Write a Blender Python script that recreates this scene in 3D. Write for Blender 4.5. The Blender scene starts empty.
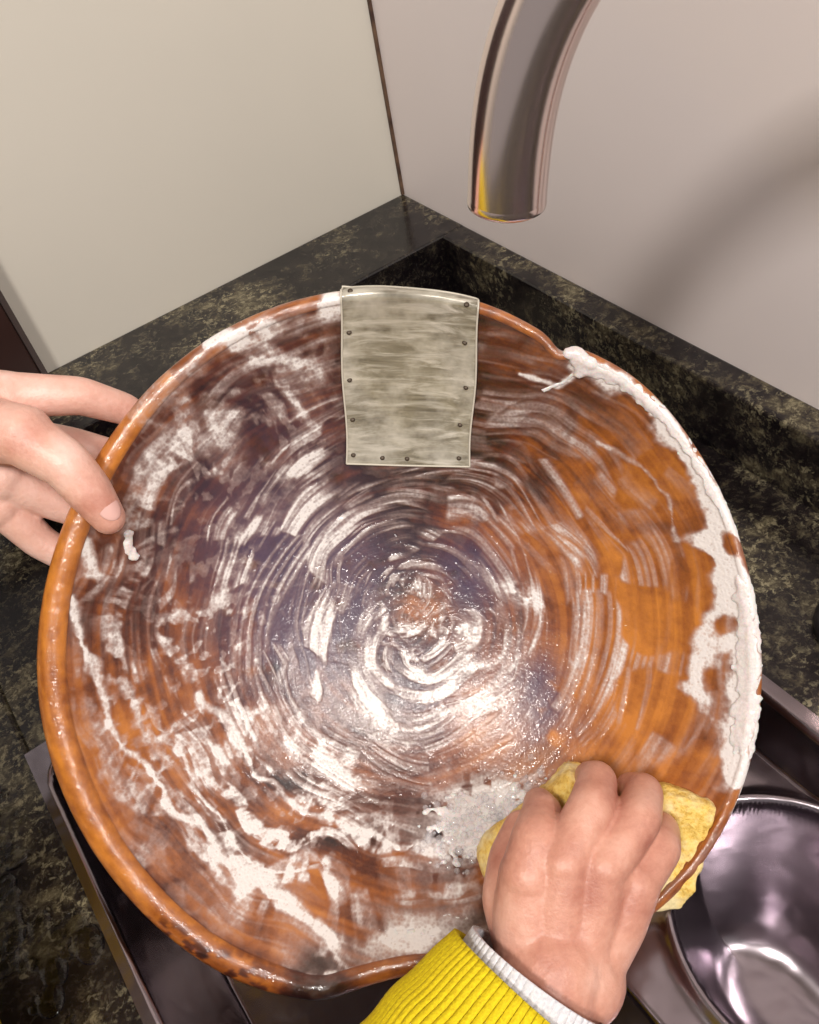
import bpy, numpy as np, math
from mathutils import Matrix, Vector
rng=np.random.default_rng(7)
ZL=0.95            # height of the marble ledge top above the floor
ZC=ZL-0.06         # counter top

# ------------------------------------------------------------------ camera
az,p,roll=0.46526,0.80155,-0.2279
h=np.array([math.sin(az),math.cos(az),0]); r_=np.array([math.cos(az),-math.sin(az),0]); zz=np.array([0,0,1.])
L=math.cos(p)*h-math.sin(p)*zz; U0=math.sin(p)*h+math.cos(p)*zz
R=math.cos(roll)*r_+math.sin(roll)*U0; U=-math.sin(roll)*r_+math.cos(roll)*U0
CAM=np.array([-.4625,-.7645,ZL+.44])
cd=bpy.data.cameras.new("camera"); cam=bpy.data.objects.new("camera",cd)
bpy.context.scene.collection.objects.link(cam)
M=Matrix.Identity(4)
for i in range(3):
    M[i][0]=R[i];M[i][1]=U[i];M[i][2]=-L[i];M[i][3]=CAM[i]
cam.matrix_world=M
cd.sensor_fit='VERTICAL'; cd.sensor_height=36; cd.lens=875/1024*36; cd.clip_start=.01
bpy.context.scene.camera=cam
bpy.context.scene.view_settings.view_transform='Standard'
# frame of the wooden bowl (rim plane), everything held in the hands is built in it (metres)
BF=M.copy(); o=CAM-.0054*R-.076*U+.5*L
for i in range(3): BF[i][3]=o[i]

# ------------------------------------------------------------------ helpers
def lin(c):
    c=[x/255 for x in c]
    return tuple((x/12.92 if x<=.04045 else ((x+.055)/1.055)**2.4) for x in c)+(1,)
def mesh_obj(name,V,F,mat=None,smooth=True,mw=None,parent=None):
    me=bpy.data.meshes.new(name)
    V=np.asarray(V,dtype=np.float32); 
    F=np.asarray(F,dtype=np.int32) if not isinstance(F,list) else F
    if isinstance(F,np.ndarray):
        n,k=F.shape
        me.vertices.add(len(V)); me.vertices.foreach_set("co",V.ravel())
        me.loops.add(n*k); me.loops.foreach_set("vertex_index",F.ravel())
        me.polygons.add(n); me.polygons.foreach_set("loop_start",np.arange(0,n*k,k,dtype=np.int32))
        me.polygons.foreach_set("loop_total",np.full(n,k,dtype=np.int32))
        me.update(calc_edges=True); me.validate()
    else:
        me.from_pydata([tuple(map(float,v)) for v in V],[],F); me.update()
    if smooth: me.polygons.foreach_set("use_smooth",np.ones(len(me.polygons),dtype=bool))
    ob=bpy.data.objects.new(name,me); bpy.context.scene.collection.objects.link(ob)
    if mat: me.materials.append(mat)
    if parent: ob.parent=parent
    if mw is not None: ob.matrix_world=mw
    return ob
def empty(name):
    e=bpy.data.objects.new(name,None); bpy.context.scene.collection.objects.link(e); return e
def gridfaces(nu,nv,wrapu=False):
    a=np.arange(nu*nv).reshape(nu,nv)
    if wrapu: b=np.roll(a,-1,axis=0)
    else: b=a[1:]; a=a[:-1]
    return np.stack([a[:,:-1],b[:,:-1],b[:,1:],a[:,1:]],-1).reshape(-1,4)
def box(name,lo,hi,mat,bev=.0,parent=None):
    x0,y0,z0=lo;x1,y1,z1=hi
    V=[(x0,y0,z0),(x1,y0,z0),(x1,y1,z0),(x0,y1,z0),(x0,y0,z1),(x1,y0,z1),(x1,y1,z1),(x0,y1,z1)]
    F=[(0,3,2,1),(4,5,6,7),(0,1,5,4),(1,2,6,5),(2,3,7,6),(3,0,4,7)]
    ob=mesh_obj(name,V,F,mat,False,parent=parent)
    if bev:
        m=ob.modifiers.new("b",'BEVEL'); m.width=bev; m.segments=3
    return ob
class NT:
    def __init__(s,name):
        s.m=bpy.data.materials.new(name); s.m.use_nodes=True; s.t=s.m.node_tree
        s.b=s.t.nodes["Principled BSDF"]
    def n(s,ty,**k):
        nd=s.t.nodes.new(ty)
        for a,b in k.items():
            if a in nd.inputs: s.set(nd.inputs[a],b)
            else: setattr(nd,a,b)
        return nd
    def set(s,inp,v):
        if isinstance(v,bpy.types.NodeSocket): s.t.links.new(v,inp)
        else: inp.default_value=v
    def P(s,**k):
        for a,b in k.items(): s.set(s.b.inputs[a.replace('_',' ')],b)
    def noise(s,scale,detail=4,rough=.55,vec=None,dist=0):
        nd=s.n('ShaderNodeTexNoise'); nd.inputs['Scale'].default_value=scale; nd.inputs['Detail'].default_value=detail
        nd.inputs['Roughness'].default_value=rough; nd.inputs['Distortion'].default_value=dist
        if vec is None: vec=s.obj()
        s.t.links.new(vec,nd.inputs['Vector']); return nd.outputs['Fac']
    def obj(s):
        return s.n('ShaderNodeTexCoord').outputs['Object']
    def scaled(s,sc,rot=(0,0,0)):
        v=s.n('ShaderNodeMapping'); s.set(v.inputs['Vector'],s.obj()); v.inputs['Scale'].default_value=sc; v.inputs['Rotation'].default_value=rot; return v.outputs[0]
    def ramp(s,fac,stops):
        nd=s.n('ShaderNodeValToRGB'); s.set(nd.inputs[0],fac); e=nd.color_ramp.elements
        while len(e)<len(stops): e.new(.5)
        for el,(q,c) in zip(e,stops):
            el.position=q; el.color=c if len(c)==4 else lin(c)
        return nd.outputs['Color']
    def mix(s,f,a,b,mode='MIX'):
        nd=s.n('ShaderNodeMix'); nd.data_type='RGBA'; nd.blend_type=mode
        s.set(nd.inputs[0],f); s.set(nd.inputs[6],a); s.set(nd.inputs[7],b); return nd.outputs[2]
    def math(s,op,a,b=0.,clamp=False):
        nd=s.n('ShaderNodeMath'); nd.operation=op; nd.use_clamp=clamp; s.set(nd.inputs[0],a); s.set(nd.inputs[1],b); return nd.outputs[0]
    def attr(s,name):
        nd=s.n('ShaderNodeAttribute'); nd.attribute_name=name; return nd.outputs['Fac']
    def bump(s,hgt,st=.3,dist=.001,nrm=None):
        nd=s.n('ShaderNodeBump'); nd.inputs['Strength'].default_value=st; nd.inputs['Distance'].default_value=dist
        s.set(nd.inputs['Height'],hgt)
        if nrm is not None: s.set(nd.inputs['Normal'],nrm)
        return nd.outputs['Normal']
TAB=rng.random((256,256))
def vn(u,v,pu=256,seed=0):
    u=u+0.; iu=np.floor(u).astype(int); iv=np.floor(v).astype(int); fu=u-iu; fv=v-iv
    fu=fu*fu*(3-2*fu); fv=fv*fv*(3-2*fv)
    a=(iu%pu+seed*37)%256; b=((iu+1)%pu+seed*37)%256; c=(iv+seed*91)%256; d=(iv+1+seed*91)%256
    return (TAB[a,c]*(1-fu)+TAB[b,c]*fu)*(1-fv)+(TAB[a,d]*(1-fu)+TAB[b,d]*fu)*fv
def fbm(u,v,o=4,pu=256,seed=0):
    s=0;t=0;a=1.
    for k in range(o):
        s=s+a*vn(u*2**k,v*2**k,min(256,pu*2**k),seed+k*5); t+=a; a*=.5
    return s/t
def ss(a,b,x):
    t=np.clip((x-a)/(b-a),0,1); return t*t*(3-2*t)

# ------------------------------------------------------------------ materials
def mat_wall(name,c1,c2):
    m=NT(name); f=m.noise(3,3); c=m.ramp(f,[(.3,c1),(.7,c2)])
    m.P(Base_Color=c,Roughness=.42,Normal=m.bump(m.noise(900,2),.08,.0005)); m.b.inputs['Specular IOR Level'].default_value=.35
    return m.m
wallL=mat_wall("painted_wall_warm",(207,202,191),(212,207,196))
wallR=mat_wall("painted_wall_cool",(225,215,213),(230,220,218))
m=NT("dark_marble"); o3=m.obj()
n1=m.noise(55,9,.75,o3,.3); n2=m.noise(190,6,.75,o3,.4); n3=m.noise(13,4,.6,o3)
a=m.ramp(m.math('ADD',m.math('MULTIPLY',n1,.6),m.math('MULTIPLY',n3,.4)),[(.44,(18,14,17)),(.51,(36,31,30)),(.57,(74,67,53)),(.67,(138,130,104))])
b=m.ramp(n2,[(.52,(0,0,0,1)),(.61,(1,1,1,1))])
c=m.mix(m.math('MULTIPLY',b,m.ramp(n3,[(.45,(0.06,.06,.06,1)),(.61,(.7,.7,.7,1))])),a,lin((158,149,120)))
m.P(Base_Color=c,Roughness=m.ramp(n3,[(.3,(.10,.10,.10,1)),(.7,(.26,.26,.26,1))]),Normal=m.bump(n2,.12,.001)); marble=m.m
def mat_steel(name,rough,col=(150,145,150),bs=.15,sc=14):
    m=NT(name)
    m.P(Base_Color=lin(col),Metallic=1.,Roughness=rough,Normal=m.bump(m.noise(sc,2,.5,None,.3),bs,.01)); return m.m
steel=mat_steel("brushed_sink_steel",.22,(156,147,154),.16,26)
chrome=mat_steel("satin_nickel",.18,(234,218,214),.0)
m=NT("black_rubber"); m.P(Base_Color=lin((22,18,22)),Roughness=.4); black=m.m
m=NT("dark_brown_panel"); m.P(Base_Color=m.ramp(m.noise(12,4),[(.3,(38,22,20)),(.7,(54,34,30))]),Roughness=.4); brown=m.m
m=NT("edge_strip"); m.P(Base_Color=lin((70,60,58)),Roughness=.4); strip=m.m
m=NT("floor_tile"); m.P(Base_Color=m.ramp(m.noise(6,4),[(.3,(95,85,75)),(.7,(120,110,100))]),Roughness=.5); floorm=m.m
m=NT("ceiling_paint"); m.P(Base_Color=m.ramp(m.noise(4,3),[(.3,(150,142,134)),(.7,(160,150,142))]),Roughness=.8); ceilm=m.m
m=NT("corner_sealant"); m.P(Base_Color=m.ramp(m.noise(60,4),[(.35,(60,38,30)),(.7,(110,84,64))]),Roughness=.6); seal=m.m
m=NT("water"); m.P(Base_Color=(1,1,1,1),Roughness=.02); m.b.inputs['Transmission Weight'].default_value=1.; m.b.inputs['IOR'].default_value=1.33; waterm=m.m

# bowl
m=NT("wet_soapy_wood"); o3=m.obj()
W=m.attr("tone"); Fm=m.attr("foam"); Pm=m.attr("film")
g=m.noise(200,5,.65,o3,.2); g2=m.noise(38,4,.6,o3,.3)
W2=m.math('ADD',W,m.math('MULTIPLY',m.math('SUBTRACT',g,.5),.42)); W2=m.math('ADD',W2,m.math('MULTIPLY',m.math('SUBTRACT',g2,.5),.28),True)
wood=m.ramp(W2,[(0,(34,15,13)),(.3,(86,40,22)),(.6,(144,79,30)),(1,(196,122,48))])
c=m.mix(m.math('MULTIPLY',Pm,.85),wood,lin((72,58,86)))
vo=m.n('ShaderNodeTexVoronoi'); vo.inputs['Scale'].default_value=480; m.set(vo.inputs['Vector'],o3)
nz=m.noise(300,2,.5,o3)
cell=m.math('SUBTRACT',m.math('ADD',m.math('MULTIPLY',vo.outputs['Distance'],.5),m.math('MULTIPLY',nz,.6)),.52)
F2=m.math('ADD',Fm,m.math('MULTIPLY',cell,m.math('MULTIPLY',Fm,.9)),True)
c=m.mix(m.math('MULTIPLY',F2,1.05,True),c,m.ramp(F2,[(.0,(166,132,120)),(.4,(186,164,158)),(.9,(230,224,222))]))
m.P(Base_Color=c,Roughness=m.math('SUBTRACT',.32,m.math('MULTIPLY',F2,.06)),Normal=m.bump(m.math('ADD',g,m.math('MULTIPLY',vo.outputs['Distance'],Fm)),.3,.001)); woodm=m.m
m.b.inputs['Coat Weight'].default_value=.6; m.b.inputs['Coat Roughness'].default_value=.08
m.set(m.b.inputs['Coat Normal'],m.bump(m.noise(150,3,.6,o3),.75,.002))
m=NT("soapy_metal_patch")
f=m.noise(170,5,.65,m.scaled((.14,1,1),(0,0,.06)),.5); f9=m.noise(34,4,.6)
c=m.ramp(f,[(.3,(98,91,78)),(.5,(146,140,124)),(.68,(210,205,193))]); c=m.mix(m.ramp(f9,[(.42,(0,0,0,1)),(.66,(.85,.85,.85,1))]),c,lin((208,203,190)))
m.P(Base_Color=c,Roughness=.3,Metallic=.15,Normal=m.bump(f,.3,.001)); m.b.inputs['Coat Weight'].default_value=.4; patchm=m.m
m=NT("patch_edge_soap"); m.P(Base_Color=lin((204,198,184)),Roughness=.5); edgem=m.m
m=NT("nail_metal"); m.P(Base_Color=lin((70,58,46)),Metallic=.4,Roughness=.5); nailm=m.m
m=NT("soap_foam"); o3=m.obj(); f=m.noise(600,3,.6,o3)
m.P(Base_Color=m.ramp(f,[(.3,(214,206,204)),(.7,(236,229,228))]),Roughness=.22,Normal=m.bump(f,.25,.0006)); foamm=m.m
m.b.inputs['Subsurface Weight'].default_value=.3; m.b.inputs['Subsurface Scale'].default_value=.004
m=NT("soap_bubble"); m.P(Base_Color=lin((245,243,248)),Roughness=.05,Alpha=.24); m.b.inputs['Coat Weight'].default_value=1.; bubm=m.m
def mat_skin(name,c1,c2,c3):
    m=NT(name); o3=m.obj(); f=m.noise(30,3,.5,o3); f2=m.noise(300,5,.65,o3)
    vo=m.n('ShaderNodeTexVoronoi'); vo.inputs['Scale'].default_value=700; m.set(vo.inputs['Vector'],o3)
    ff=m.math('ADD',m.math('MULTIPLY',f,.8),m.math('MULTIPLY',f2,.2))
    c=m.ramp(ff,[(.3,c1),(.5,c2),(.68,c3)])
    n_=m.bump(vo.outputs['Distance'],.16,.0004)
    m.P(Base_Color=c,Roughness=.38,Normal=m.bump(f2,.42,.001,n_))
    m.b.inputs['Subsurface Weight'].default_value=.08; m.b.inputs['Subsurface Scale'].default_value=.004
    m.b.inputs['Subsurface Radius'].default_value=(1,.35,.2); return m.m
skinR=mat_skin("skin_back_of_hand",(172,110,94),(206,150,130),(224,176,158))
skinL=mat_skin("skin_wet_hand",(194,134,118),(222,174,158),(236,198,186))
m=NT("fingernail"); m.P(Base_Color=lin((222,178,170)),Roughness=.2); nailskin=m.m
m=NT("yellow_sponge"); o3=m.obj(); f=m.noise(420,4,.7,o3); f0=m.noise(50,3,.6,o3)
m.P(Base_Color=m.mix(m.ramp(f0,[(.46,(0,0,0,1)),(.64,(.8,.8,.8,1))]),m.ramp(f,[(.32,(200,154,60)),(.5,(236,200,102)),(.8,(246,224,148))]),lin((238,224,178))),Roughness=.75,Normal=m.bump(f,.8,.0015)); spongem=m.m
m=NT("yellow_knit"); f=m.noise(700,2,.5); m.P(Base_Color=m.ramp(f,[(.3,(206,180,0)),(.7,(228,206,8))]),Roughness=.85,Normal=m.bump(f,.6,.001)); knit=m.m
m=NT("white_cuff"); f=m.noise(600,2,.5); m.P(Base_Color=m.ramp(f,[(.3,(200,200,208)),(.7,(226,226,230))]),Roughness=.85,Normal=m.bump(f,.6,.001)); cuffm=m.m

# ------------------------------------------------------------------ room
box("floor",(-2.4,-2.4,-.05),(.1,.1,0),floorm)
box("wall_back",(-2.4,0,0),(.0,.08,2.5),wallL)
box("wall_right",(0,-2.4,0),(.08,.08,2.5),wallR)
box("ceiling",(-2.4,-2.4,2.5),(.1,.1,2.56),ceilm)
box("trim_1",(-.003,-.003,ZL),(0.001,.001,2.499),seal)
cab=empty("tall_cabinet")
box("side_panel",(-.95,-.022,ZL+.0005),(-.417,-.0005,2.3),brown,.002,cab)
box("edge_band",(-.417,-.024,ZL+.0005),(-.412,-.0005,2.3),strip,.001,cab)

# counter: slab with a cut-out for the sink, plus upstand ledges
SX0,SX1,SY0,SY1=-.567,-.173,-1.15,-.335
ct=empty("marble_countertop")
box("slab_left",(-1.3,-2.0,ZC-.04),(SX0,-.106,ZC),marble,.004,ct)
box("slab_right",(SX1,-2.0,ZC-.04),(-.028,-.106,ZC),marble,.004,ct)
box("slab_far",(SX0,SY1,ZC-.04),(SX1,-.106,ZC),marble,.0,ct)
box("slab_near",(SX0,-2.0,ZC-.04),(SX1,SY0,ZC),marble,.0,ct)
box("ledge_back",(-1.3,-.106,ZC-.04),(0,0,ZL),marble,.003,ct)
box("ledge_right",(-.028,-2.0,ZC-.04),(0,-.103,ZL-.0003),marble,.003,ct)
box("base_cabinet",(-1.28,-1.98,0.001),(-.03,-.02,ZC-.32),brown,.0,ct)

# ------------------------------------------------------------------ sink (double bowl, low divider)
def rrect(x,y,x0,x1,y0,y1,rad):
    cx,cy=(x0+x1)/2,(y0+y1)/2; qx=np.abs(x-cx)-(x1-x0)/2+rad; qy=np.abs(y-cy)-(y1-y0)/2+rad
    return np.hypot(np.maximum(qx,0),np.maximum(qy,0))+np.minimum(np.maximum(qx,qy),0)-rad
gx=np.linspace(SX0-.004,SX1+.006,230); gy=np.linspace(SY0-.006,SY1+.006,470)
X,Y=np.meshgrid(gx,gy,indexing='ij')
def wall(d,depth,w=.010): return -depth*ss(0,w,-d)
Z=np.full(X.shape,.0022)
Z+=wall(rrect(X,Y,SX0+.003,SX1-.004,SY0+.004,SY1-.004,.03),.05,.009)
dA=np.minimum(rrect(X,Y,SX0+.009,SX1-.018,-.600,SY1-.012,.04),rrect(X,Y,SX0+.009,-.350,SY0+.02,SY1-.012,.04))
dB=rrect(X,Y,-.320,SX1-.010,SY0+.02,-.628,.085)
Z+=wall(dA,.115,.014)
tB=np.clip(-dB/.060,0,1); Z+=-.135*(1-(1-tB)**3.2)+.004*np.exp(-((dB-.004)/.004)**2)
Zs=Z+ZC
sink=mesh_obj("kitchen_sink",np.stack([X,Y,Zs],-1).reshape(-1,3),gridfaces(230,470),steel)

# ------------------------------------------------------------------ faucet
def sweep(path,rad,nseg=40,ribs=0,amp=0,cap=True):
    path=np.asarray(path,float); n=len(path); rad=np.broadcast_to(np.asarray(rad,float),(n,)) if np.ndim(rad)<=1 else rad
    T=np.gradient(path,axis=0); T/=np.linalg.norm(T,axis=1)[:,None]
    a=np.array([0,0,1.]) if abs(T[0][2])<.9 else np.array([1.,0,0])
    N=np.cross(T[0],a); N/=np.linalg.norm(N); V=[]
    ph=np.arange(nseg)/nseg*2*math.pi
    for i in range(n):
        N=N-T[i]*(N@T[i]); N/=np.linalg.norm(N); B=np.cross(T[i],N)
        rr=rad[i]*(1+0*ph)
        if ribs: rr=rr+(amp if np.ndim(amp)==0 else amp[i])*np.cos(ribs*ph)
        V.append(path[i]+np.cos(ph)[:,None]*N*rr[:,None]+np.sin(ph)[:,None]*B*rr[:,None])
    V=np.array(V).reshape(-1,3)
    idx=np.arange(n*nseg).reshape(n,nseg); nx=np.roll(idx,-1,axis=1)
    F=np.stack([idx[:-1],nx[:-1],nx[1:],idx[1:]],-1).reshape(-1,4)
    return V,F
fa=empty("kitchen_faucet")
tip=np.array([-.264,-.512,ZL+.272]); base=np.array([-.095,-.625,ZC])
hd=(base-tip)*[1,1,0]; D=np.linalg.norm(hd); hd/=D
# goose neck: the mouth points slightly outward, the tube arches over and drops to the base
ctrl=[(0,0),(.004,.035),(.016,.068),(.038,.094),(.070,.112),(.105,.115),(.140,.104),(.170,.080),(.192,.045),(D,.0),(D,-.1),(D,-.2),(D,-(tip[2]-ZC)+.002)]
cs=np.array(ctrl); 
from numpy import interp
s=np.r_[0,np.cumsum(np.linalg.norm(np.diff(cs,axis=0),axis=1))]; S=np.linspace(0,s[-1],160)
cs=np.stack([interp(S,s,cs[:,k]) for k in range(2)],-1)
for _ in range(40): cs[1:-1]=(cs[:-2]+2*cs[1:-1]+cs[2:])/4
path=tip+hd*cs[:,:1]+np.array([0,0,1.])*cs[:,1:]
rad=np.full(160,.0153)
V,F=sweep(path,rad,48); ob=mesh_obj("spout",V,F,chrome,parent=fa)
T0=(path[0]-path[1])/np.linalg.norm(path[0]-path[1])
V,F=sweep([path[0]-T0*.002,path[0]-T0*.0,path[0]+T0*.0012,path[0]+T0*.0018,path[0]+T0*.0018,path[0]-T0*.004,path[0]-T0*.02],[.0153,.0155,.0153,.0145,.0125,.0122,.0122],48); mesh_obj("spout_lip",V,F,chrome,parent=fa)
V,F=sweep([path[0]-T0*.003,path[0]-T0*.0031],[.0122,.0001],32); mesh_obj("aerator",V,F,black,parent=fa)
bz=[0,.0,.006,.010,.012,.05,.055]; br=[.001,.030,.030,.028,.022,.021,.016]
V,F=sweep([(base[0],base[1],ZC+.0005+q+i*1e-5) for i,q in enumerate(bz)],br,48); mesh_obj("base_flange",V,F,black,parent=fa)
V,F=sweep([(base[0],base[1]-.02-.01*i,ZC+.04+.004*i) for i in range(7)],[.001,.006,.006,.0055,.005,.005,.001],20); mesh_obj("lever",V,F,chrome,parent=fa)

# ------------------------------------------------------------------ wooden bowl
tab=[(98.8,359),(88.4,356),(76.8,353),(70,349),(66,344),(62.2,335),(60.6,335),(58.8,347),(52.1,357),(43.3,357),(31.7,355),(20.5,356),(15.5,355),(12.8,354),(6.4,357),(-2.4,362),(-13.4,367),(-24.6,371),(-33,373),(-44,372),(-56.7,362),(-67.9,343),(-79,328),(-90,325),(-95,338),(-101,358),(-105.6,368),(-115,373),(-126,372),(-139.4,369),(-151.7,368),(-165,366),(-174.5,364),(-185.6,360),(-199,357),(-214.1,356),(-226,359),(-236.5,361),(-247.2,361),(-255.5,360)]
ta=np.radians(np.array([t[0]%360 for t in tab])); tr=np.array([t[1] for t in tab])*.0005714
oo=np.argsort(ta); ta=ta[oo]; tr=tr[oo]; ta=np.r_[ta[-1]-2*math.pi,ta,ta[0]+2*math.pi]; tr=np.r_[tr[-1],tr,tr[0]]
RT=np.interp(np.arange(1440)/1440*2*math.pi,ta,tr)
def gsm(sig,W=60):
    K=np.exp(-(np.arange(-W,W+1)/sig)**2/2); K/=K.sum(); return np.convolve(np.r_[RT[-W:],RT,RT[:W]],K,'valid')
deg=np.arange(1440)/4.
wn=np.exp(-((deg-61)/5.)**2)
RS=gsm(22)*(1-wn)+gsm(3)*wn
ltab=[(0,6),(60,6),(100,8),(130,11),(160,15),(200,18),(250,16),(275,11),(300,7),(360,6)]
def Ro(th): return np.interp(th%(2*math.pi),np.arange(1441)/1440*2*math.pi,np.r_[RS,RS[0]])
def lw(th): return np.interp(np.degrees(th%(2*math.pi)),[a for a,_ in ltab],[b/1000 for _,b in ltab])
DEP=.088
def surf(x,y):
    th=np.arctan2(y,x); r=np.hypot(x,y); w=lw(th); ri=Ro(th)-w
    t=r/ri
    zi=-DEP*(1-np.clip(t,0,1)**2.4)
    k=(r-(ri+w/2))/(w/2)
    zl=w*.4*np.sqrt(np.clip(1-k*k,0,1))
    return np.where(t<1,zi,np.where(r<Ro(th),zl,zl-(r-Ro(th))*3))
NT_=1200; th=np.arange(NT_)/NT_*2*math.pi
ro=Ro(th); w=lw(th); ri=ro-w
NI=380
inner=np.linspace(0.002,1,NI)
ring=[]
for t in inner:
    rr=t*ri
    ring.append(np.stack([rr*np.cos(th),rr*np.sin(th),np.full(NT_,-DEP*(1-t**2.4))],-1))
for ph in np.linspace(math.pi,-math.pi*.35,26)[1:]:
    rr=ri+w/2+w/2*math.cos(ph); z=w*.4*math.sin(ph)
    ring.append(np.stack([rr*np.cos(th),rr*np.sin(th),z],-1))
last=ring[-1]; lr=np.hypot(last[:,0],last[:,1]); lz=last[:,2]
for t in np.linspace(0,1,40)[1:]:
    zt=lz*(1-t)+(-DEP-.010)*t
    rr=lr-(lr-.075)*(t**1.7)
    ring.append(np.stack([rr*np.cos(th),rr*np.sin(th),zt],-1))
ring.append(ring[-1]*[.02,.02,1]+[0,0,0])
G=np.array(ring)
nr=len(ring)
x=G[...,0]*1000; y=G[...,1]*1000; z=G[...,2]*1000
rr=np.hypot(x,y); TH=np.broadcast_to(th,rr.shape)
TD=np.degrees(TH)
def gs(cx,cy,s,sy=None,ang=0):
    sy=sy or s; a=math.radians(ang); ux=(x-cx)*math.cos(a)+(y-cy)*math.sin(a); uy=-(x-cx)*math.sin(a)+(y-cy)*math.cos(a)
    return np.exp(-(ux/s)**2-(uy/sy)**2)
wx=fbm(x/45,y/45,2,seed=3)-.5; wy=fbm(x/45,y/45,2,seed=9)-.5
mott=fbm((x+30*wx)/16,(y+30*wy)/16,5,seed=44)
fine=fbm(x/3.,y/3.,3,seed=61)
inside=(np.arange(nr)<NI)[:,None]&(np.ones(NT_,bool))[None]
# --- scrubbing strokes: clusters of arcs about the centre of the swirling hand
def strokes(cx,cy,n,per,seed,lo,hi,warp=10,o=2,wsc=.8):
    dx=x-cx; dy=y-cy; rho=np.hypot(dx,dy); phi=(np.arctan2(dy,dx)/(2*math.pi))%1.
    v=(rho+wx*warp)/per
    s=fbm(phi*n+wy*wsc,v,o,pu=n,seed=seed)
    return ss(lo,hi,s)
C=[(18,8),(2,22),(34,-4),(14,-18)]
mk=[fbm(x/42,y/42,2,seed=s) for s in (52,57,63,68)]
best=np.max(mk,axis=0); st=0
for (cx,cy),mm,sd in zip(C,mk,(20,33,47,58)):
    gate=ss(-.06,0.0,mm-best)*strokes(cx,cy,7,14,sd+40,.36,.62,18)
    hair=.45+.55*strokes(cx,cy,12,1.5,sd+70,.30,.70,8)
    st=np.maximum(st,gate*np.maximum(strokes(cx,cy,8,5.0,sd,.48,.72,16)*hair,.7*strokes(cx,cy,9,2.4,sd+7,.52,.76,14)))
scr=strokes(14,4,10,2.0,77,.5,.8,14)*ss(.42,.6,fbm(x/30,y/30,2,seed=18))
A=.22+.75*gs(-70,35,80)+.42*gs(-60,140,50)+.50*gs(15,-25,70)+.36*gs(-60,-90,60)+.42*gs(60,100,55)+.42*gs(120,30,60)+.30*gs(150,-40,60)
A=np.clip(A,0,.95)*(1-.6*gs(45,34,26))*(1-.4*gs(-40,36,24))
foam=A*st*.95+A*scr*.35
# curly foam patches
cur=ss(.47,.66,mott)
soft=.60+.9*(fine-.3)
blob=.75*gs(-60,172,36,16)+.45*gs(-88,142,30,22)+.4*gs(-128,118,24)+.50*gs(-35,-95,42,24,-25)+.4*gs(-75,-66,32)+.5*gs(-112,-70,24)+.4*gs(5,-62,26)+.3*gs(-95,-150,40,20,-35)
foam+=blob*cur*.8*soft
curl=fbm((x+40*wx)/7.5,(y+40*wy)/7.5,3,seed=85)
# suds smeared in loose bands that follow the wall of the bowl
band=strokes(0,0,14,8.5,111,.46,.64,34,3,1.6)*ss(.38,.54,curl)
band2=strokes(0,0,10,4.5,118,.52,.66,30,3,1.6)*ss(.40,.54,mott)
zone=.80*gs(-150,-20,40,75)+.75*gs(-100,-110,50,34,-40)+.70*gs(-45,-135,50,28,-10)+.45*gs(-140,80,34)+.35*gs(-80,140,50)+.45*gs(20,-150,50,20)+.25*gs(60,110,60)
foam+=np.clip(zone,0,1)*np.maximum(band,.8*band2)*soft*1.1
foam+=ss(.56,.66,curl)*(.45*gs(-120,0,40,60)+.4*gs(-100,-60,50)+.4*gs(-50,-120,50)+.35*gs(-120,110,40)+.2*gs(40,-140,50)+.3*gs(-60,150,40))*soft
foam+=strokes(20,-6,6,7,71,.42,.64,14)*(1.*gs(58,-14,20)+.9*gs(30,-44,38,12,-10)+.6*gs(-24,-20,12,34)+.4*gs(-10,-66,30,14,-20))*(.5+fine)
foam+=1.0*gs(79,22,15,6.5,-30)*ss(.25,.45,mott)*(.6+.8*fine)+.12*gs(14,12,16)
foam+=1.3*gs(52,-118,36,20,20)*ss(.26,.42,fbm(x/7,y/7,3,seed=80))
foam+=.8*gs(5,-170,50,9,5)*ss(.3,.55,mott)+.8*gs(-40,-184,20,9,0)*ss(.4,.6,curl)
foam+=.12*gs(10,-30,60)*(.4+mott)+.10*gs(-80,60,70)*(.4+mott)
def poly(pts,wd,amp,wob=5.):
    d=np.full(x.shape,1e9); w2x=fbm(x/26,y/26,2,seed=23)-.5; w2y=fbm(x/26,y/26,2,seed=29)-.5
    xx=x+w2x*wob*1.6+(curl-.5)*3; yy=y+w2y*wob*1.6+(mott-.5)*3
    for (x0,y0),(x1,y1) in zip(pts[:-1],pts[1:]):
        vx,vy=x1-x0,y1-y0; t=np.clip(((xx-x0)*vx+(yy-y0)*vy)/(vx*vx+vy*vy),0,1)
        d=np.minimum(d,np.hypot(xx-x0-t*vx,yy-y0-t*vy))
    ww=wd*(-.3+2.2*fbm(x/12,y/12,3,seed=90)); return amp*(1-ss(.2,1.4,d/np.maximum(ww,.3)))*(.6+.6*fine)
foam+=poly([(-187,23),(-180,-25),(-162,-67),(-138,-97),(-102,-133),(-66,-160),(-36,-175)],3.6,.85,10)
foam+=poly([(-129,-38),(-103,-76),(-77,-108),(-33,-127),(10,-130)],3.6,.7,12)
foam+=poly([(-90,-152),(-60,-140),(-40,-160)],6,.6,14)
foam+=poly([(-178,60),(-176,40)],4,.7,3)
rim1=poly([(178,60),(198,25),(200,-4),(196,-45),(192,-80)],7,1.5,3)+poly([(187,25),(182,-10),(178,-30)],9,1.0,5)
rim2=poly([(95,176),(104,160),(128,150),(151,129),(174,95),(194,60)],5.5,1.5,3)+poly([(200,-70),(186,-110),(175,-130)],4,1.,2)
foam+=rim1+rim2+poly([(-110,170),(-75,186),(-38,196)],7,.9,5)*ss(.3,.55,mott)
foam+=poly([(70,158),(92,150),(110,160)],2.0,.9,2)+poly([(120,120),(150,95),(165,60)],2,.5,6)
outl=~inside
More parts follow.
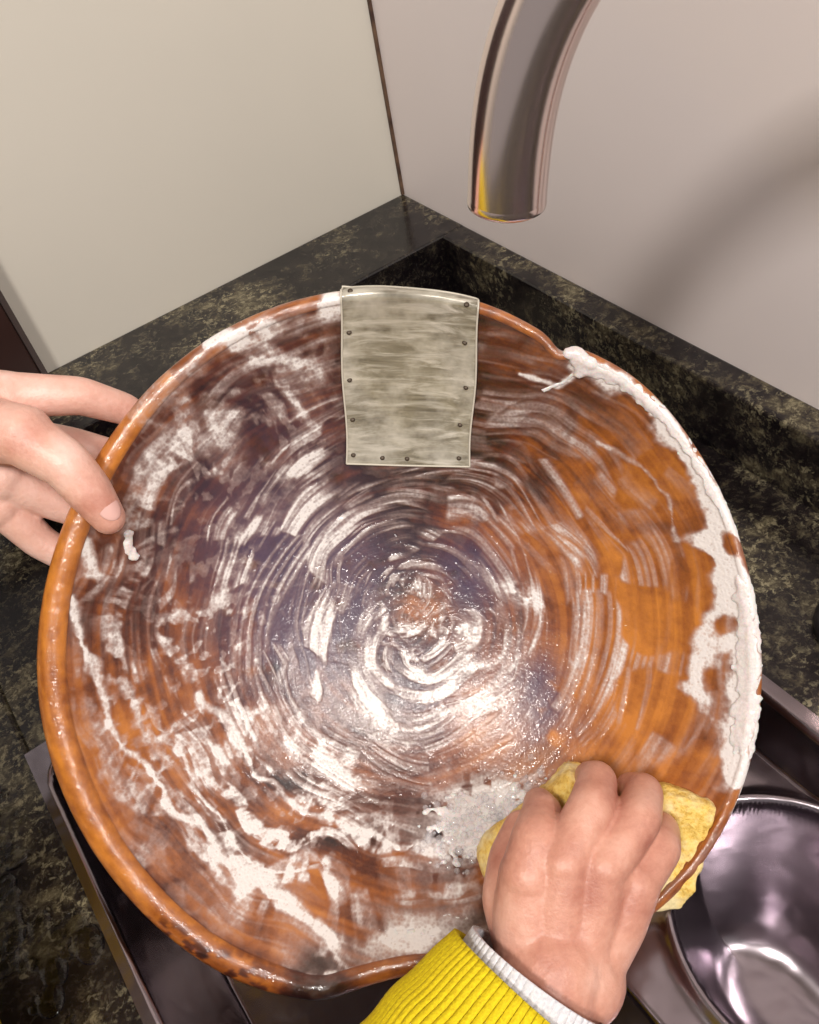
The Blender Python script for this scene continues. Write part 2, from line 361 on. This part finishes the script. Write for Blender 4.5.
foam=np.where(outl,foam*np.where(TD>140,np.where(TD<280,.15,1),1),foam)
foam=np.clip(foam,0,1)
foam[NI+25:]*=.2
# --- wood tone: honey brown with fine turning rings, darker towards the middle and top
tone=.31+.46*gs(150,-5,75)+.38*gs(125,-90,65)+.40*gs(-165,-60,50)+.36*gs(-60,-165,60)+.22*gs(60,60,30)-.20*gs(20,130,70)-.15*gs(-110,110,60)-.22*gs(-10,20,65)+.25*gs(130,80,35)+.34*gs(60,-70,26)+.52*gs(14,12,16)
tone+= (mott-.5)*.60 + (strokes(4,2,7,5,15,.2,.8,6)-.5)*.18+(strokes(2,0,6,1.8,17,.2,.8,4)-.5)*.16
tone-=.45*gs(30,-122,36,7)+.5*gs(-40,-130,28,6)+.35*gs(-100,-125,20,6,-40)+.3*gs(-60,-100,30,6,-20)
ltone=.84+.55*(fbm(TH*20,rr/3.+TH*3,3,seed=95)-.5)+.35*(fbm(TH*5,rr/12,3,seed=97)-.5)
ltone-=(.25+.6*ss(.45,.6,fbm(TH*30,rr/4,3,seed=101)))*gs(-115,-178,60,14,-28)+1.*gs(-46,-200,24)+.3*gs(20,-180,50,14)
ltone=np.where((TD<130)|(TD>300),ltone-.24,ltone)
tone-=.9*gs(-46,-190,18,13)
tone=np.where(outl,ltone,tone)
film=np.clip(1.0*gs(-47,31,46)+1.*gs(45,34,28)+1.*gs(92,-46,22,36)+.7*gs(-70,-5,50)+.6*gs(-100,60,45)+.35*gs(-70,130,50)+.6*gs(20,-40,50),0,1)*ss(.18,.5,fbm(x/14,y/14,4,seed=99)+.08)*inside
film=np.clip(film-.9*gs(14,12,18),0,1)
rel=foam*.5+(mott-.5)*.4+.2*st+(5+2*curl)*gs(-46,-192,15,12)
G[...,2]+=np.where(np.arange(nr)[:,None]<NI+24,rel,0)*.001
Vb=G.reshape(-1,3); idx=np.arange(nr*NT_).reshape(nr,NT_); nx=np.roll(idx,-1,axis=1)
Fb=np.stack([idx[:-1],idx[1:],nx[1:],nx[:-1]],-1).reshape(-1,4)[:,::-1]
bowl=mesh_obj("wooden_bowl",Vb,Fb,woodm,mw=BF)
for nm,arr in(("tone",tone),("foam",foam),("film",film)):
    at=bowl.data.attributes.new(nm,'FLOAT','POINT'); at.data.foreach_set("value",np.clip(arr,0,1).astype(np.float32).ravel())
# metal patch riveted over the rim
u=np.linspace(0,1,60); v=np.linspace(0,1,90)
UU,VV=np.meshgrid(u,v,indexing='ij')
yb=.107-.002*UU; yt=.2075-.0085*UU
PX=(-.034*(1-UU)+.045*UU)+(-.001)*(1-VV)+.0015*np.sin(VV*9)*(.5-UU); PY=yb*(1-VV)+yt*VV
PZ=surf(PX,np.minimum(PY,.3))
PZ=np.maximum(PZ,-.2)
for _ in range(3):
    PZ[1:-1,1:-1]=(PZ[:-2,1:-1]+PZ[2:,1:-1]+PZ[1:-1,:-2]+PZ[1:-1,2:])/4
PZ=np.where(VV>.97,np.maximum(PZ,-.012),PZ)+.0022+.0006*np.sin(UU*11+VV*5)
pat=mesh_obj("metal_patch",np.stack([PX,PY,PZ],-1).reshape(-1,3),gridfaces(60,90),patchm)
md=pat.modifiers.new("s",'SOLIDIFY'); md.thickness=.0012
pat.parent=bowl; pat.matrix_world=BF
def ico(sub):
    import bmesh
    bm=bmesh.new(); bmesh.ops.create_icosphere(bm,subdivisions=sub,radius=1)
    V=np.array([v.co[:] for v in bm.verts]); F=np.array([[v.index for v in f.verts] for f in bm.faces]); bm.free(); return V,F
I1,I2,I3=ico(1),ico(2),ico(3)
def spheres(P,Rr,I=I2,sq=None):
    V,F=I; P=np.asarray(P,float); Rr=np.asarray(Rr,float)
    if Rr.ndim==1: Rr=np.repeat(Rr[:,None],3,1)
    n=len(P); VV=P[:,None,:]+V[None]*Rr[:,None,:]; FF=F[None]+(np.arange(n)*len(V))[:,None,None]
    return VV.reshape(-1,3),FF.reshape(-1,3)
# raised hem of the plate
P3=np.stack([PX,PY,PZ],-1); loop=np.vstack([P3[:,0],P3[-1,1:],P3[::-1,-1][1:],P3[0,::-1][1:]])
V,F=sweep(loop+[0,0,.0003],.0006,10); ob=mesh_obj("patch_hem",V,F,edgem); ob.parent=bowl; ob.matrix_world=BF
nl=[]
for uu,vv in [(.07,.95),(.92,.94),(.06,.06),(.5,.05),(.93,.06),(.94,.5),(.93,.75),(.06,.5),(.93,.28),(.3,.05),(.06,.75),(.06,.27)]:
    i=int(uu*59); j=int(vv*89); nl.append((PX[i,j],PY[i,j],PZ[i,j]+.0002))
V,F=spheres(nl,np.tile([.0016,.0016,.0006],(len(nl),1))); ob=mesh_obj("patch_nails",V,F,nailm); ob.parent=bowl; ob.matrix_world=BF

# ------------------------------------------------------------------ soap foam (thick lather + bubbles)
def remeshed(name,V,F,mat,vox,sm,parent=None,mw=None,disp=None):
    ob=mesh_obj(name,V,F,mat,mw=mw,parent=parent)
    a=ob.modifiers.new("r",'REMESH'); a.mode='VOXEL'; a.voxel_size=vox; a.use_smooth_shade=True
    if disp:
        t=bpy.data.textures.new(name,'CLOUDS'); t.noise_scale=disp[0]; t.noise_depth=3
        d=ob.modifiers.new("d",'DISPLACE'); d.texture=t; d.strength=disp[1]; d.mid_level=.5; d.texture_coords='LOCAL'
    b=ob.modifiers.new("s",'SMOOTH'); b.factor=.5; b.iterations=sm
    return ob
def alongpts(pts,n,jit,rmin,rmax,lift=0,flat=.5):
    pts=np.array(pts,float)/1000; s=np.r_[0,np.cumsum(np.linalg.norm(np.diff(pts,axis=0),axis=1))]
    q=rng.random(n)*s[-1]; X=np.interp(q,s,pts[:,0])+rng.normal(0,jit,n)/1000; Y=np.interp(q,s,pts[:,1])+rng.normal(0,jit,n)/1000
    rad=np.hypot(X,Y); lim=Ro(np.arctan2(Y,X))-.002; f=np.minimum(1,lim/rad); X=X*f; Y=Y*f
    Zz=surf(X,Y); Zz=np.maximum(Zz,-.09)+lift; rr=rng.uniform(rmin,rmax,n)/1000
    return np.stack([X,Y,Zz],-1),np.stack([rr,rr,rr*flat],-1)
PP=[];RR=[]
for a in [([(196,36),(199,20),(200,-4),(199,-30),(196,-60)],620,2.2,2.2,3.2,-.0006,.40),
          ([(103,165),(108,158),(128,152),(151,131),(174,98),(192,64)],560,1.2,1.8,2.8,-.0006,.42),
          ([(84,148),(95,152),(106,160)],60,.5,1.0,1.7,0,.6),
          ([(99,170),(102,163),(108,158)],60,1.6,2.5,4.2,0,.6),
          ([(-105,174),(-75,187),(-40,197)],30,3,1,1.8,-.0006,.3),
          ([(-10,-171),(40,-166)],60,3,1.2,2.2,-.0006,.3),
          ([(26,-124),(55,-122),(76,-112)],420,8,1.4,3.0,-.0005,.5),
          ([(-160,66),(-161,54),(-157,46)],24,1.2,1.5,2.6,.001,.5)]:
    P_,R_=alongpts(*a); PP.append(P_);RR.append(R_)
V,F=spheres(np.concatenate(PP),np.concatenate(RR))
lather=remeshed("soap_lather",V,F,foamm,.0009,14,mw=BF)
P_,R_=alongpts([(22,-128),(55,-121),(88,-106)],260,9,.8,3.0,.0015,1)
V,F=spheres(P_,R_,I2); bb=mesh_obj("bubbles",V,F,bubm,mw=BF)
bb.parent=lather; bb.matrix_world=BF
# water drops and small puddles on the counter left of the sink
n=70; P_=np.stack([rng.uniform(-.70,-.580,n),rng.uniform(-.62,-.33,n),np.full(n,ZC+.0002)],-1); r0=rng.uniform(.0015,.004,n)
R_=np.stack([r0*rng.uniform(.8,1.6,n),r0*rng.uniform(.8,1.6,n),r0*.45],-1)
P2=[];R2=[]
for cx,cy in [(-.604,-.385),(-.622,-.43),(-.60,-.47),(-.640,-.39)]:
    for k in range(14):
        P2.append((cx+rng.normal(0,.008),cy+rng.normal(0,.011),ZC+.0001)); q=rng.uniform(.005,.010); R2.append((q,q*rng.uniform(.6,1.5),.0028))
V,F=spheres(np.vstack([P_,P2]),np.vstack([R_,R2]),I3); wd=remeshed("water_puddle",V,F,waterm,.0006,3)

# ------------------------------------------------------------------ hands
def chain(pts,rads,step=.0022):
    pts=np.array(pts,float)/1000; rads=np.array(rads,float)/1000
    s=np.r_[0,np.cumsum(np.linalg.norm(np.diff(pts,axis=0),axis=1))]; n=max(3,int(s[-1]/step)); q=np.linspace(0,s[-1],n)
    P=np.stack([np.interp(q,s,pts[:,k]) for k in range(3)],-1); Rr=np.interp(q,s,rads)
    for _ in range(2):
        if n>4: P[1:-1]=(P[:-2]+2*P[1:-1]+P[2:])/4
    return P,Rr
def hand(name,chains,mat,parent):
    Ps,Rs=zip(*[chain(*c) for c in chains]); V,F=spheres(np.concatenate(Ps),np.concatenate(Rs),I3)
    ob=remeshed(name,V,F,mat,.0011,6,mw=BF); ob.parent=parent; return ob
person=empty("person")
# right hand (pressing the sponge)
W_=(78,-158,52)
RH=[
 ([(34,-230,80),(62,-188,62),W_],[33,30,28]),
 ([(92,-165,48),(86,-150,46)],[25,25]),
 ([(70,-160,50),(66,-135,48),(66,-112,48)],[20,18,15]),
 ([(78,-158,50),(81,-130,49),(84,-105,50)],[21,18,15]),
 ([(88,-158,48),(98,-130,47),(103,-107,49)],[21,18,15]),
 ([(94,-162,46),(112,-138,43),(122,-118,44)],[20,17,14]),
 ([(74,-140,42),(78,-118,44),(92,-112,45),(108,-114,44)],[22,18,17,16]),
 ([(80,-150,44),(100,-140,42),(112,-128,40)],[22,20,17]),
 ([(66,-111,50),(72,-95,44),(78,-89,22),(79,-90,2)],[14.5,14,11.5,9]),
 ([(84,-104,52),(101,-80,40),(109,-72,18),(109,-76,-2)],[13.5,12.8,11,9]),
 ([(104,-106,51),(126,-86,38),(135,-79,16),(133,-83,-4)],[13.5,12.6,10.8,9]),
 ([(122,-118,45),(139,-104,32),(146,-101,12),(144,-103,-6)],[12.5,11.6,10,8.4]),
 ([(66,-150,42),(57,-130,34),(60,-114,20),(68,-102,6)],[17,13.5,11.5,9.5]),
]
hand("right_hand",RH,skinR,person)
# left hand (thumb over the rim, fingers behind)
LH=[
 ([(-420,80,30),(-340,110,12),(-285,125,2)],[32,30,28]),
 ([(-290,133,0),(-255,142,0),(-225,142,0)],[21,18,15]),
 ([(-290,126,-2),(-255,124,-8),(-232,120,-12)],[22,20,17]),
 ([(-290,115,-4),(-262,104,-14),(-238,97,-22)],[22,19,16]),
 ([(-290,106,-4),(-265,90,-18),(-242,80,-28)],[20,17,14]),
 ([(-225,143,0),(-187,144,-12),(-166,138,-26),(-150,128,-34)],[13.5,11.4,9.8,8]),
 ([(-232,120,-12),(-200,116,-34),(-178,111,-44),(-160,104,-50)],[14,11.8,10,8.4]),
 ([(-238,97,-22),(-212,82,-38),(-190,72,-50),(-170,66,-56)],[14,11.6,9.8,8.4]),
 ([(-242,80,-30),(-224,58,-42),(-204,44,-50),(-188,38,-56)],[13,10.8,9.2,8]),
 ([(-275,125,6),(-240,124,14),(-206,118,22)],[20,19,17]),
 ([(-208,118,22),(-182,102,22),(-172,88,17),(-163,73,11)],[16.5,13.8,12.8,9.6]),
]
hand("left_hand",LH,skinL,person)
# thumb nail
V,F=spheres([(0,0,0)],[[.0066,.0084,.0014]],I3); V[:,2]-=V[:,0]**2*34
tn=mesh_obj("thumb_nail",V,F,nailskin)
d=Vector((8,-15,-6)).normalized(); nrm=Vector((.6,.25,.75)); nrm=(nrm-d*nrm.dot(d)).normalized(); xx=d.cross(nrm)
Mn=Matrix.Identity(4)
for i in range(3): Mn[i][0]=xx[i];Mn[i][1]=d[i];Mn[i][2]=nrm[i]
Mn.translation=Vector((-.166,.078,.013))+nrm*.0094
tn.parent=person; tn.matrix_world=BF@Mn

# sleeves
def cloth(name,path,rad,mat,ribs,amp,thick,folds=0):
    path=np.array(path,float)/1000; s=np.r_[0,np.cumsum(np.linalg.norm(np.diff(path,axis=0),axis=1))]
    q=np.linspace(0,s[-1],90); P=np.stack([np.interp(q,s,path[:,k]) for k in range(3)],-1)
    for _ in range(30): P[1:-1]=(P[:-2]+2*P[1:-1]+P[2:])/4
    rd=np.interp(q,s,np.array(rad)/1000)
    if folds: rd=rd+folds/1000*np.sin(q*180)*np.clip(q/.03,0,1)
    V,F=sweep(P,rd,360 if ribs else 90,ribs,amp)
    ob=mesh_obj(name,V,F,mat,mw=BF); ob.parent=person
    md=ob.modifiers.new("s",'SOLIDIFY'); md.thickness=thick; md.offset=0
    return ob
cloth("right_cuff",[(71,-159,56),(58,-178,61),(40,-200,68)],[38,40,39],cuffm,60,.0004,.003)
cloth("right_sleeve",[(64,-166,60),(48,-185,66),(0,-232,90),(-70,-310,135),(-120,-400,190)],[44,49,55,58,60],knit,72,.0006,.003,.8)
cloth("left_sleeve",[(-330,100,15),(-345,40,40),(-290,-100,85),(-196,-225,128),(-150,-330,190)],[38,44,48,50,56],knit,72,.0006,.003,.8)

# ------------------------------------------------------------------ sponge: one rectangular pad squeezed by the fingers
V0,F0=ico(6)
q=V0/np.max(np.abs(V0),axis=1)[:,None]*.72+V0*.28      # rounded cube
u_=(q[:,0]+1)/2; v_=(q[:,1]+1)/2; w_=q[:,2]
BL,BR,TR_,TL_=np.array([72,-164.]),np.array([166,-156.]),np.array([186,-90.]),np.array([104,-66.])
LL=np.array([45,-122.])
xy=(BL[None]*(1-u_)[:,None]*(1-v_)[:,None]+BR[None]*u_[:,None]*(1-v_)[:,None]+TR_[None]*u_[:,None]*v_[:,None]+TL_[None]*(1-u_)[:,None]*v_[:,None])
bul=np.exp(-((u_-0)/.25)**2-((v_-.5)/.35)**2)[:,None]*(LL-(BL+TL_)/2)[None]
xy=xy+bul
pinch=np.exp(-((xy[:,0]-132)/16)**2)*np.exp(-((xy[:,1]+82)/20)**2)
xy[:,1]-=pinch*14
zc=-12+2.5*np.sin(xy[:,0]/9)+2*np.sin(xy[:,1]/8)-pinch*6
zt=zc+w_*(13+2*np.sin(xy[:,0]/13+1))
V=np.stack([xy[:,0],xy[:,1],zt],-1)/1000
sg=remeshed("cleaning_sponge",V,F0,spongem,.0012,2,mw=BF,disp=(.010,.0045))

# ------------------------------------------------------------------ light
w=bpy.data.worlds.new("w"); bpy.context.scene.world=w; w.use_nodes=True
w.node_tree.nodes["Background"].inputs[0].default_value=(.84,.78,.75,1); w.node_tree.nodes["Background"].inputs[1].default_value=.38
def area(name,loc,target,size,power,col):
    l=bpy.data.lights.new(name,'AREA'); l.size=size; l.energy=power; l.color=col
    ob=bpy.data.objects.new(name,l); bpy.context.scene.collection.objects.link(ob); ob.location=loc
    ob.rotation_euler=(Vector(target)-Vector(loc)).to_track_quat('-Z','Y').to_euler(); return ob
area("ceiling_lamp",(-1.0,-1.1,2.4),(-.3,-.4,.9),.20,19.5,(1,.945,.875))
area("ceiling_lamp",(-.45,-1.9,2.4),(-.3,-.4,.9),.20,17,(1,.95,.905))
print("ok")
